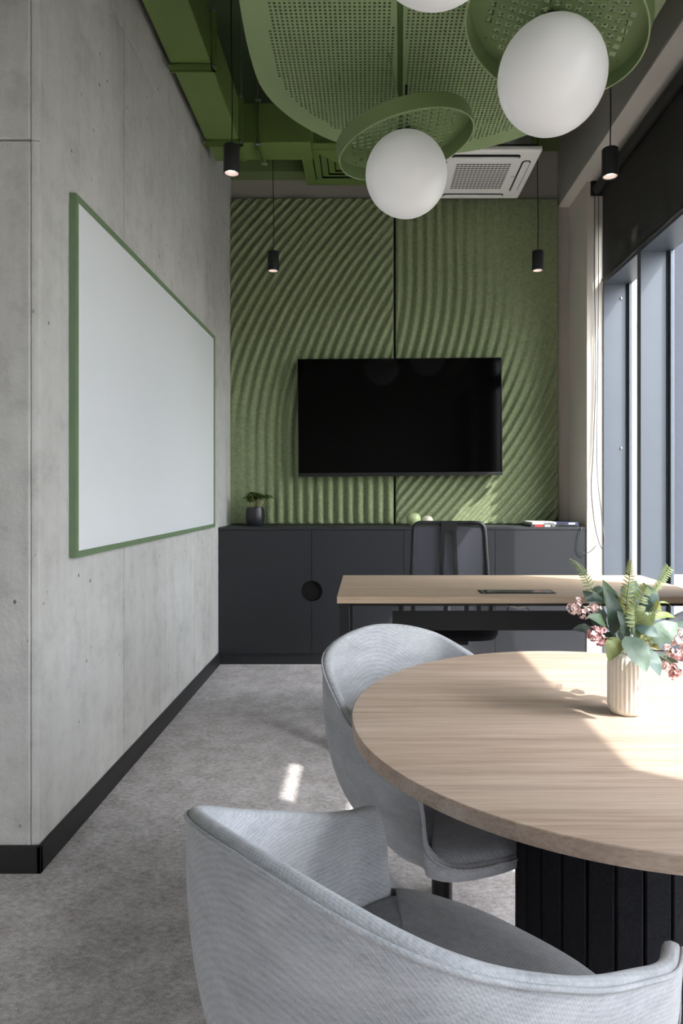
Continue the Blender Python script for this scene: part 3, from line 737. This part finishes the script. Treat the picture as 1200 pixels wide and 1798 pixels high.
# backrest frame: rounded, slightly tapered, curved
def rrect(w0, w1, z0, z1, r, n=6):
    pts = []
    for (cx_, cz_, a0, wv) in ((w1/2-r, z1-r, 0, 1), (-w1/2+r, z1-r, PI/2, 1), (-w0/2+r, z0+r, PI, 0), (w0/2-r, z0+r, 3*PI/2, 0)):
        for k in range(n+1):
            a = a0+PI/2*k/n; pts.append((cx_+r*math.cos(a), cz_+r*math.sin(a)))
    return pts
BCX = 0.512
def bend(x, z): return 4.12+0.10*((z-0.75)/0.3)**2*0.25-0.35*(x*x)
lo_ = rrect(0.49, 0.455, 0.56, 1.046, 0.045)
def dens(pts, m=3):
    out = []
    for i in range(len(pts)):
        a, b = pts[i], pts[(i+1) % len(pts)]
        d = math.hypot(a[0]-b[0], a[1]-b[1]); k = max(1, int(d/0.04))
        for j in range(k): out.append((a[0]+(b[0]-a[0])*j/k, a[1]+(b[1]-a[1])*j/k))
    return out
dl = dens(lo_)
MB().tube([(BCX+x*0.975, bend(x, z), z-0.012*(1 if z > 0.8 else -1)) for x, z in dl], 0.014, 8, closed=True).build('back_frame', M_BLKP, oc, smooth=60)
# top band of the frame, flat and wider
v = []; f = []; nx, nz = 16, 20
for j in range(nz+1):
    for i in range(nx+1):
        z = 0.575+(1.035-0.575)*j/nz; hw = (0.49+(0.455-0.49)*(z-0.56)/0.486)/2-0.012; x = -hw+2*hw*i/nx
        v.append((BCX+x, bend(x, z)-0.004, z))
for j in range(nz):
    for i in range(nx): a = j*(nx+1)+i; f.append((a, a+1, a+nx+2, a+nx+1))
MB().add(v, f).build('back_mesh', M_CHAIRMESH, oc, smooth=60, fix=False)
def strip(pts2, w_, th=0.010, yo=-0.022):
    mb = MB(); prev = None
    for k in range(len(pts2)-1):
        (xa, za), (xb, zb) = pts2[k], pts2[k+1]
        v = []
        for (x, z) in ((xa, za), (xb, zb)):
            for s_ in (-w_/2, w_/2):
                v += [(BCX+x+s_, bend(x, z)+yo, z), (BCX+x+s_, bend(x, z)+yo+th, z)]
        mb.add(v, [(0, 2, 6, 4), (1, 5, 7, 3), (0, 4, 5, 1), (2, 3, 7, 6), (0, 1, 3, 2), (4, 6, 7, 5)])
    return mb
strip([(0.0, 1.04), (0.0, 0.985)], 0.10, 0.012).build('spine_plate', M_BLKP, oc)
strip([(-0.038, 1.02), (-0.042, 0.9), (-0.05, 0.75), (-0.052, 0.56)], 0.024).build('spine_bar', M_BLKP, oc)
strip([(0.030, 1.02), (0.034, 0.9), (0.04, 0.75), (0.044, 0.56)], 0.024).build('spine_bar', M_BLKP, oc)
strip([(-0.20, 1.028), (-0.1, 1.03), (0.1, 1.03), (0.20, 1.028)], 0.11, 0.012, -0.001)
mb = MB()
for k in range(8):
    xa = -0.205+0.41*k/8; xb = -0.205+0.41*(k+1)/8
    mb.add([(BCX+x, bend(x, z)+yo, z) for x in (xa, xb) for z in (1.012, 1.040) for yo in (-0.008, 0.012)], [(0, 2, 6, 4), (1, 5, 7, 3), (0, 4, 5, 1), (2, 3, 7, 6), (0, 1, 3, 2), (4, 6, 7, 5)])
mb.build('top_band', M_BLKP, oc)
# seat
v = []; n = 40; prof = [(0.80, 0.432), (0.95, 0.440), (1.0, 0.462), (0.99, 0.492), (0.93, 0.508), (0.6, 0.512), (0.02, 0.504)]
for rr, z in prof:
    for k in range(n):
        a = 2*PI*k/n; ca, sa = math.cos(a), math.sin(a)
        px = 0.245*rr*math.copysign(abs(ca)**0.5, ca); py = 0.235*rr*math.copysign(abs(sa)**0.5, sa)
        dz = -0.03*max(0, -py/0.235-0.6)/0.4 if z > 0.47 else 0
        v.append((0.47+px, 3.70+py, z+dz))
f = [(i*n+k, i*n+(k+1) % n, (i+1)*n+(k+1) % n, (i+1)*n+k) for i in range(len(prof)-1) for k in range(n)]+[tuple(range(n))]
MB().add(v, f).build('seat', plain('black_seat_fabric', C(26, 27, 31), 0.9, spec=0.2), oc, smooth=50)
B(0.38, 0.56, 3.62, 3.92, 0.385, 0.43).build('mechanism', M_BLKP, oc, bevel=0.01)
MB().tube(catmull([(0.47, 3.90, 0.41), (0.49, 4.08, 0.42), (0.505, 4.15, 0.52), (0.51, 4.15, 0.66)], 5), 0.022, 8).build('back_bracket', M_BLKP, oc, smooth=60)
MB().cyl((0.39, 3.66, 0.41), (0.18, 3.64, 0.425), 0.007, n=8).cyl((0.18, 3.64, 0.425), (0.14, 3.64, 0.43), 0.014, n=10).build('lever', M_BLKP, oc)
MB().cyl((0.47, 3.78, 0.09), (0.47, 3.78, 0.25), 0.03, n=16).cyl((0.47, 3.78, 0.25), (0.47, 3.78, 0.386), 0.016, n=16).build('gas_column', M_BLK, oc, smooth=40)
for k in range(5):
    a = 2*PI*k/5+0.3; d = Vector((math.cos(a), math.sin(a), 0)); c0 = Vector((0.47, 3.78, 0))
    MB().tube([c0+d*0.02+Vector((0, 0, 0.11)), c0+d*0.16+Vector((0, 0, 0.10)), c0+d*0.31+Vector((0, 0, 0.075))], [0.026, 0.021, 0.015], 8).build('base_leg', M_BLKP, oc, smooth=50)
    e = c0+d*0.31; s_ = Vector((-d.y, d.x, 0))
    cs_ = MB()
    for q in (-0.016, 0.016): cs_.cyl(e+s_*(q-0.009)+Vector((0, 0, 0.028)), e+s_*(q+0.009)+Vector((0, 0, 0.028)), 0.028, n=16)
    cs_.cyl(e+Vector((0, 0, 0.03)), e+Vector((0, 0, 0.08)), 0.007, n=8)
    cs_.build('caster', M_BLKP, oc, smooth=40)

# ------------------------------------------------------------------ round table
TX, TY, TR = 0.541, 1.437, 0.574
rt = thing('round_table', 'round oak table on a black fluted felt drum base', 'table', (TX, TY, 0))
MB().lathe([(TR-0.003, DT-0.029), (TR, DT-0.027), (TR, DT-0.0015), (TR-0.0015, DT)], 128, (TX, TY, 0)).build('table_top', M_OAK, rt, smooth=35)
MB().cyl((TX, TY, 0.012), (TX, TY, DT-0.031), 0.200, n=48).build('drum', M_CABD, rt, smooth=40)
NS = 26
slat = None
for k in range(NS):
    a = 2*PI*(k+0.5)/NS
    hw = math.tan(PI/NS)*0.2115*0.90
    mb = MB(); mb.box(0.197, 0.2125, -hw, hw, 0.004, DT-0.030)
    mb.v = [(TX+x*math.cos(a)-y*math.sin(a), TY+x*math.sin(a)+y*math.cos(a), z) for x, y, z in mb.v]
    mb.build('slat', M_DRUM, rt, bevel=0.0025)
MB().cyl((TX, TY, 0.0), (TX, TY, 0.012), 0.22, n=48).build('foot_plate', M_BLK, rt)

# ------------------------------------------------------------------ tub chairs
HR = [(0, -0.293, 0.822), (0.206, -0.235, 0.782), (0.278, -0.063, 0.698), (0.296, 0.100, 0.632), (0.299, 0.165, 0.612), (0.285, 0.222, 0.603), (0.275, 0.239, 0.54), (0.267, 0.246, 0.47), (0.212, 0.278, 0.43), (0.10, 0.312, 0.422), (0, 0.318, 0.42)]
ctl = HR+[(-x, y, z) for x, y, z in HR[-2:0:-1]]
RIM = catmull(ctl, 7, True)
def make_chair(loc, rotz, label):
    t = thing('tub_chair', label, 'chair', loc, rotz, 'grey upholstered tub chairs')
    n = len(RIM); rows = []
    nor = []
    for i in range(n):
        x_, y_ = RIM[i].x/0.295, RIM[i].y/0.305
        nor.append(Vector((math.copysign(abs(x_)**2.4, x_), math.copysign(abs(y_)**2.4, y_), 0)).normalized())
    def low(p, fx, z): return Vector((p.x*fx, p.y*fx+0.01, z))
    # outside, foot to rim
    K = 12
    for k in range(K+1):
        v_ = 1-k/K; wv = v_*PI/2
        row = []
        for i, p in enumerate(RIM):
            bz = 0.365; b = low(p, 0.50, bz)
            cw = math.cos(wv)**0.42 if v_ < 1 else 0.0
            hz = (1-math.sin(wv)) if p.z > 0.5 else (1-math.sin(wv))
            q = Vector((b.x+(p.x-b.x)*cw, b.y+(p.y-b.y)*cw, bz+(p.z-bz)*(0.25*hz+0.75*(1-v_)**1.0*1.0)))
            q += nor[i]*0.006*math.sin(PI*(1-v_))
            row.append(q)
        rows.append(row)
    T_ = 0.024
    for a in (0.25, 0.5, 0.75, 1.0):                                 # rolled rim
        rows.append([p-nor[i]*T_*(1-math.cos(PI*a))/2+Vector((0, 0, 0.009*math.sin(PI*a))) for i, p in enumerate(RIM)])
    for k in range(1, 7):                                            # inside, rim to seat
        s_ = k/6
        row = []
        for i, p in enumerate(RIM):
            q = p-nor[i]*T_; b = low(q, 0.78, 0.41)
            z = q.z+(0.41-q.z)*s_ if q.z > 0.41 else q.z
            row.append(Vector((q.x+(b.x-q.x)*s_**1.4, q.y+(b.y-q.y)*s_**1.4, z)))
        rows.append(row)
    v = [p for r_ in rows for p in r_]; m = len(rows)
    f = [(i*n+k, i*n+(k+1) % n, (i+1)*n+(k+1) % n, (i+1)*n+k) for i in range(m-1) for k in range(n)]
    f += [tuple(range(n))[::-1], tuple(range((m-1)*n, m*n))]
    MB().add(v, f).build('shell', M_FAB, t, smooth=75, local=True)
    MB().tube([p+nor[i]*0.0015+Vector((0, 0, 0.001)) for i, p in enumerate(RIM)], 0.0032, 6, closed=True).build('piping', M_FAB, t, smooth=75, local=True)
    # seat cushion
    rows = []
    for fx, z, dn in ((0.80, 0.425, 0), (0.925, 0.432, 0), (0.955, 0.448, 0), (0.945, 0.462, 0), (0.90, 0.472, 0), (0.7, 0.480, 0), (0.4, 0.484, 0), (0.02, 0.485, 0)):
        row = []
        for i, p in enumerate(RIM):
            k_ = min(1.0, max(0.0, (p.z-0.425)/0.16)); k_ = k_*k_*(3-2*k_)
            q = p-nor[i]*T_*0.9*k_
            yb = min(1.0, max(-1.0, q.y/0.2))
            row.append(Vector((q.x*fx*(1-0.08*k_), q.y*fx*(0.973+0.052*yb)+0.004, z-0.012*max(0, q.y*fx-0.18)/0.12)))
        rows.append(row)
    v = [p for r_ in rows for p in r_]; m = len(rows)
    f = [(i*n+k, i*n+(k+1) % n, (i+1)*n+(k+1) % n, (i+1)*n+k) for i in range(m-1) for k in range(n)]
    f += [tuple(range(n))[::-1], tuple(range((m-1)*n, m*n))]
    MB().add(v, f).build('seat_cushion', M_FABIN, t, smooth=75, local=True)
    MB().cyl((0, 0.01, 0.055), (0, 0.01, 0.366), 0.027, n=24).build('column', M_BLK, t, smooth=40, local=True)
    MB().cyl((0, 0.01, 0.350), (0, 0.01, 0.372), 0.09, n=24).build('mount_plate', M_BLK, t, smooth=40, local=True)
    for k in range(4):
        a = PI/4+k*PI/2; d = Vector((math.cos(a), math.sin(a), 0)); s_ = Vector((-d.y, d.x, 0)); c0 = Vector((0, 0.01, 0))
        v = []
        for r_, zt, zb, w_ in ((0.0, 0.075, 0.045, 0.02), (0.16, 0.060, 0.036, 0.018), (0.30, 0.038, 0.018, 0.015)):
            for q in (-w_, w_): v += [c0+d*r_+s_*q+Vector((0, 0, zb)), c0+d*r_+s_*q+Vector((0, 0, zt))]
        f = []
        for j in (0, 4): f += [(j, j+1, j+5, j+4), (j+2, j+6, j+7, j+3), (j+1, j+3, j+7, j+5), (j, j+4, j+6, j+2)]
        f += [(0, 2, 3, 1), (8, 9, 11, 10)]
        lg = MB().add(v, f).build('base_leg', M_BLK, t, bevel=0.003, local=True)
        MB().cyl(c0+d*0.285, c0+d*0.285+Vector((0, 0, 0.02)), 0.014, n=12).build('glide', M_CHR, lg, local=True)
    return t
ch1 = make_chair((0.066, 0.931, 0), math.radians(-43.87), 'grey upholstered tub chair nearest the camera, seen from behind')
ch2 = copy_tree(ch1, (0.190, 1.735, 0), math.radians(-143)); ch2['label'] = 'grey upholstered tub chair between the round table and the oak desk'
ch3 = copy_tree(ch1, (1.17, 2.13, 0), math.radians(-222)); ch3['label'] = 'grey tub chair mostly hidden behind the flowers, its back in bright sunlight'

# ------------------------------------------------------------------ vase and flowers
VX, VY = 0.567, 1.447
prof = [(0.022, 0.0), (0.031, 0.001), (0.0365, 0.008), (0.038, 0.02), (0.038, 0.105), (0.0365, 0.119), (0.031, 0.128), (0.0265, 0.131), (0.0245, 0.128), (0.0245, 0.05)]
def rib(t, z): return 1.0+(0.026*math.cos(t*26) if 0.012 < z < 0.121 else 0.0)
vz = MB().lathe(prof, 208, (VX, VY, DT), close=False, rib=rib).build('ribbed_vase', M_VASE, smooth=50)
tag(vz, 'white ribbed ceramic vase standing on the round oak table', 'vase')
bq = thing('flower_arrangement', 'mixed green leaves, ferns and pink blossoms arranged in the ribbed vase', 'flowers', (VX, VY, DT+0.12))
LM = {}
for nm, a, b in (('dark', (36, 54, 46), (56, 78, 64)), ('mid', (64, 92, 64), (92, 120, 84)), ('light', (108, 126, 76), (138, 150, 98)), ('grey', (88, 110, 96), (120, 140, 126)), ('teal', (58, 82, 78), (84, 110, 104)), ('yel', (118, 124, 60), (150, 152, 84))):
    k = NT('leaf_'+nm); v = k.vec()
    f_ = k.noise(v, 28, 5, 0.7)
    k.col(k.ramp(f_, [(0.3, C(*a)), (0.7, C(*b))])); k.bump(k.noise(v, 90, 3), 0.3, 0.002)
    k.b.inputs['Subsurface Weight'].default_value = 0.0
    tr = k.n('ShaderNodeBsdfTranslucent'); tr.inputs['Color'].default_value = C(*b); mx = k.n('ShaderNodeMixShader'); mx.inputs[0].default_value = 0.25
    k.l(k.b.outputs[0], mx.inputs[1]); k.l(tr.outputs[0], mx.inputs[2]); k.l(mx.outputs[0], k.t.nodes['Material Output'].inputs[0])
    LM[nm] = k.set(Roughness=0.5)
M_STEM = plain('brown_green_stem', C(82, 78, 50), 0.7)
def Lp(cx_, cy_, dy=0.0):
    """offset from the vase axis in the arrangement's own frame; dy towards the desk"""
    return Vector((VX+(cx_/5+960-1099)/800, VY+dy, DT+(1256-(cy_/5+960))/800))
leaves = [ # base, tip, depth base, depth tip, width, material, normal
 ((575, 790), (485, 385), -0.01, -0.04, 175, 'dark', (0.3, -1, 0.2)), ((660, 800), (560, 560), -0.02, -0.05, 150, 'dark', (0.4, -1, 0.3)),
 ((650, 740), (590, 345), 0.03, 0.06, 150, 'mid', (0.2, -1, 0.3)), ((470, 470), (315, 480), -0.01, -0.03, 95, 'dark', (0, -0.7, 0.7)),
 ((520, 420), (440, 420), 0.02, 0.03, 60, 'grey', (0, -1, 0.3)), ((480, 690), (290, 590), -0.03, -0.06, 110, 'mid', (0, -0.8, 0.6)),
 ((400, 760), (212, 730), 0.0, -0.02, 90, 'dark', (0, -0.8, 0.6)), ((560, 790), (430, 940), -0.04, -0.08, 150, 'light', (-0.2, -0.9, 0.5)),
 ((610, 770), (715, 1010), -0.05, -0.10, 215, 'grey', (0.1, -0.9, 0.5)), ((770, 880), (860, 1065), -0.04, -0.08, 150, 'teal', (0.3, -0.9, 0.3)),
 ((710, 780), (885, 590), -0.02, -0.04, 130, 'light', (0.2, -1, 0.4)), ((730, 690), (900, 770), -0.03, -0.05, 130, 'teal', (0, -0.8, 0.6)),
 ((880, 850), (1150, 690), -0.02, 0.0, 190, 'grey', (-0.2, -0.9, 0.5)), ((940, 650), (1195, 660), 0.0, 0.03, 80, 'light', (0, -0.6, 0.8)),
 ((1000, 560), (965, 385), 0.03, 0.05, 110, 'mid', (0.2, -1, 0.2)), ((820, 580), (985, 450), 0.0, 0.0, 150, 'teal', (0, -1, 0.4)),
 ((800, 640), (890, 480), 0.01, 0.03, 120, 'teal', (0, -1, 0.3)), ((700, 500), (880, 350), 0.02, 0.05, 120, 'mid', (0.1, -1, 0.3)),
 ((1120, 790), (1230, 690), 0.0, 0.02, 100, 'dark', (0.2, -1, 0.3)), ((880, 1050), (1105, 1075), -0.04, -0.05, 55, 'mid', (0, -0.5, 0.9)),
 ((920, 950), (1090, 1050), -0.03, -0.05, 110, 'grey', (0, -0.8, 0.6)), ((1030, 540), (1210, 585), 0.03, 0.06, 28, 'light', (0, -0.6, 0.8)),
 ((560, 760), (420, 690), 0.02, 0.02, 130, 'dark', (0, -1, 0.3)), ((1000, 530), (1060, 520), 0.03, 0.04, 70, 'teal', (0, -1, 0.4)),
 ((880, 880), (920, 680), 0.02, 0.04, 60, 'grey', (0.5, -1, 0)), ((960, 900), (870, 880), -0.02, -0.02, 50, 'yel', (0, -1, 0.5)),
 ((760, 860), (860, 780), 0.0, 0.0, 70, 'yel', (0, -1, 0.5)), ((730, 900), (820, 830), -0.01, -0.02, 50, 'light', (0, -1, 0.5)),
 ((520, 720), (400, 560), 0.01, 0.0, 130, 'dark', (0.3, -1, 0.2)), ((470, 560), (360, 430), 0.02, 0.03, 110, 'dark', (0.2, -1, 0.4)), ((540, 560), (560, 400), 0.04, 0.07, 120, 'grey', (0, -1, 0.2)),
 ((640, 900), (520, 820), 0.02, 0.03, 140, 'dark', (0, -1, 0.4)), ((800, 800), (940, 700), 0.03, 0.05, 150, 'dark', (0, -1, 0.3)), ((860, 700), (990, 580), 0.03, 0.05, 120, 'mid', (0, -1, 0.3)),
 ((900, 860), (1060, 900), 0.02, 0.05, 120, 'mid', (0, -0.8, 0.6)), ((740, 840), (700, 700), -0.03, -0.04, 80, 'mid', (0.3, -1, 0.2)), ((690, 860), (640, 700), 0.0, 0.0, 120, 'dark', (0.1, -1, 0.2)),
 ((1000, 700), (1120, 610), 0.04, 0.07, 110, 'teal', (0, -1, 0.4)), ((860, 520), (930, 420), 0.06, 0.09, 100, 'mid', (0, -1, 0.2)), ((1060, 980), (1000, 900), -0.03, -0.03, 70, 'mid', (0, -1, 0.4)),
 ((620, 560), (700, 430), 0.04, 0.08, 110, 'mid', (0, -1, 0.1)), ((760, 560), (840, 420), 0.05, 0.10, 120, 'dark', (0, -1, 0.1))]
for b_, t_, d0, d1, w_, mt, nr in leaves:
    v, f = leaf_geo(Lp(*b_, d0), Lp(*t_, d1), w_/5/800, nr, 0.10, 0.10, 10, 0.82, 0.06)
    MB().add(v, f).build('leaf', LM[mt], bq, smooth=70, fix=False)
def frond(pts, l0, l1, mt, n=16, bare=0.15):
    sp = catmull(pts, 8); mb = MB().tube(sp, 0.0012, 5)
    m = len(sp)
    for k in range(n):
        u = bare+(1-bare)*k/n; i = min(m-2, int(u*(m-1))); p = sp[i]; d = (sp[i+1]-p).normalized()
        l = (l0+(l1-l0)*k/n)
        sd_ = d.cross(Vector((0.1, -1, 0.15))).normalized()
        for q in (-1, 1):
            tip = p+(sd_*q*0.9+d*0.45+Vector((0, -0.1+0.3*random.random(), -0.1))).normalized()*l
            v, f = leaf_geo(p, tip, l*0.26, (0.15*q, -1, 0.3), 0.06, 0.1, 4, 0.9); mb.add(v, f)
    return mb.build('fern_frond', LM[mt], bq, smooth=70, fix=False)
frond([Lp(700, 920), Lp(600, 720, 0.02), Lp(450, 400, 0.05), Lp(370, 245, 0.06), Lp(285, 165, 0.07)], 0.017, 0.004, 'light', 22, 0.45)
frond([Lp(725, 930), Lp(705, 700, 0.0), Lp(700, 560, 0.0), Lp(760, 300, 0.02), Lp(805, 160, 0.04)], 0.030, 0.007, 'yel', 26, 0.2)
frond([Lp(735, 920), Lp(735, 700, -0.03), Lp(715, 560, -0.04), Lp(800, 420, -0.03), Lp(850, 370, -0.02)], 0.03, 0.012, 'light', 18, 0.25)
frond([Lp(760, 920), Lp(900, 660, 0.03), Lp(1020, 470, 0.05), Lp(1110, 370, 0.06), Lp(1230, 240, 0.08)], 0.008, 0.016, 'light', 22, 0.45)
frond([Lp(750, 920), Lp(830, 720, -0.02), Lp(930, 560, -0.02), Lp(990, 520, 0.0)], 0.012, 0.012, 'yel', 14, 0.4)
frond([Lp(745, 930), Lp(800, 850, -0.02), Lp(880, 810, -0.03)], 0.016, 0.008, 'yel', 10, 0.2)
M_PINK = plain('pink_petal', C(228, 178, 180), 0.7, var=0.14, scale=90); M_PINKL = plain('pale_pink_petal', C(236, 206, 202), 0.7, var=0.12, scale=90)
def cluster(c, r, mt, n):
    mb = MB()
    for k in range(n):
        a = Vector((random.gauss(0, 1), random.gauss(0, 0.8)-0.3, random.gauss(0, 1))).normalized()
        p = c+a*r*random.uniform(0.5, 1.0)
        s_ = random.uniform(0.0045, 0.007)
        x = a.orthogonal().normalized(); y = a.cross(x)
        ph = random.random()*6
        for q in range(5):
            t = ph+2*PI*q/5; d = x*math.cos(t)+y*math.sin(t)
            v, f = leaf_geo(p, p+d*s_+a*s_*0.5, s_*0.95, a, 0.05, 0.1, 3, 0.6); mb.add(v, f)
    return mb.build('blossom_cluster', mt, bq, smooth=70, fix=False)
stems = [((715, 940), (560, 780, -0.01), (440, 620, -0.02), (330, 540, -0.03), (240, 560, -0.03)), ((715, 940), (600, 830, -0.03), (480, 790, -0.05), (360, 750, -0.06)),
         ((740, 935), (800, 880, -0.02), (940, 850, -0.02), (1060, 840, -0.01), (1170, 790, 0.0)), ((750, 935), (880, 900, -0.04), (1000, 900, -0.05), (1130, 930, -0.05)),
         ((745, 940), (860, 930, -0.05), (960, 970, -0.06), (1010, 1050, -0.07)), ((730, 935), (720, 800, 0.0), (700, 600, 0.0))]
for st_ in stems: MB().tube(catmull([Lp(*p) for p in st_], 6), 0.0016, 6).build('stem', M_STEM, bq, smooth=60)
for (x, y), d, r, mt, n in (((205, 550), -0.03, 0.013, M_PINKL, 22), ((275, 580), -0.035, 0.013, M_PINKL, 18), ((250, 495), -0.02, 0.008, M_PINKL, 8), ((378, 548), -0.03, 0.009, M_PINKL, 12),
        ((335, 740), -0.06, 0.014, M_PINK, 30), ((375, 790), -0.06, 0.011, M_PINK, 14), ((400, 720), -0.055, 0.008, M_PINK, 10),
        ((1080, 830), -0.02, 0.011, M_PINKL, 16), ((1165, 800), 0.0, 0.011, M_PINKL, 16), ((972, 892), -0.05, 0.010, M_PINKL, 12), ((1110, 930), -0.05, 0.016, M_PINK, 26),
        ((1165, 940), -0.045, 0.013, M_PINKL, 20), ((1040, 920), -0.05, 0.010, M_PINK, 14), ((930, 1005), -0.06, 0.010, M_PINKL, 14), ((1010, 1040), -0.065, 0.012, M_PINK, 20), ((985, 1075), -0.068, 0.009, M_PINK, 12), ((1175, 870), -0.02, 0.011, M_PINKL, 14)):
    cluster(Lp(x, y, d), r, mt, n)

# ------------------------------------------------------------------ roller blinds and cords
def blind(y0, y1, label, zb):
    t = thing('roller_blind', label, 'roller blind', (1.64, (y0+y1)/2, 3.39))
    MB().cyl((1.64, y0+0.02, 3.385), (1.64, y1-0.02, 3.385), 0.036, n=24).build('roller_tube', M_BLINDB, t, smooth=40)
    for y in (y0, y1-0.02): B(1.595, 1.688, y, y+0.014, 3.338, 3.446).build('bracket', M_BLKP, t, bevel=0.006)
    B(1.674, 1.676, y0+0.03, y1-0.03, zb, 3.39).build('fabric', M_BLIND, t)
    MB().cyl((1.675, y0+0.03, zb), (1.675, y1-0.03, zb), 0.010, n=12).build('bottom_bar', M_BLINDB, t, smooth=40)
    return t
blind(1.74, 4.722, 'dark grey roller blind half drawn over the window by the desk', 2.735)
blind(-0.1, 1.36, 'dark grey roller blind over the window beside the round table', 2.735)
ck = MB().tube(catmull([(1.625, 4.712, 3.36), (1.622, 4.712, 2.8), (1.632, 4.714, 2.1), (1.614, 4.716, 1.5), (1.60, 4.714, 1.25), (1.625, 4.712, 1.0), (1.655, 4.712, 0.87), (1.676, 4.700, 0.83), (1.684, 4.690, 0.90), (1.672, 4.700, 1.05), (1.640, 4.708, 1.4), (1.645, 4.714, 2.0), (1.652, 4.714, 2.7), (1.652, 4.712, 3.36)], 8), 0.0032, 6).build('blind_cord', M_CABLEG, smooth=60)
tag(ck, 'thin grey pull cord of the roller blind looping down the corner pier', 'cord')
ck = MB().tube(catmull([(1.50, 4.80, CT+0.004), (1.525, 4.72, CT+0.005), (1.522, 4.690, CT-0.01), (1.508, 4.685, 0.90), (1.505, 4.685, 0.84), (1.53, 4.686, 0.795), (1.575, 4.69, 0.80), (1.62, 4.70, 0.835), (1.64, 4.722, 0.85)], 8), 0.0028, 6).build('hanging_cable', M_CABLEB, smooth=60)
tag(ck, 'dark power cord hanging over the cabinet corner beside the magazines', 'cord')
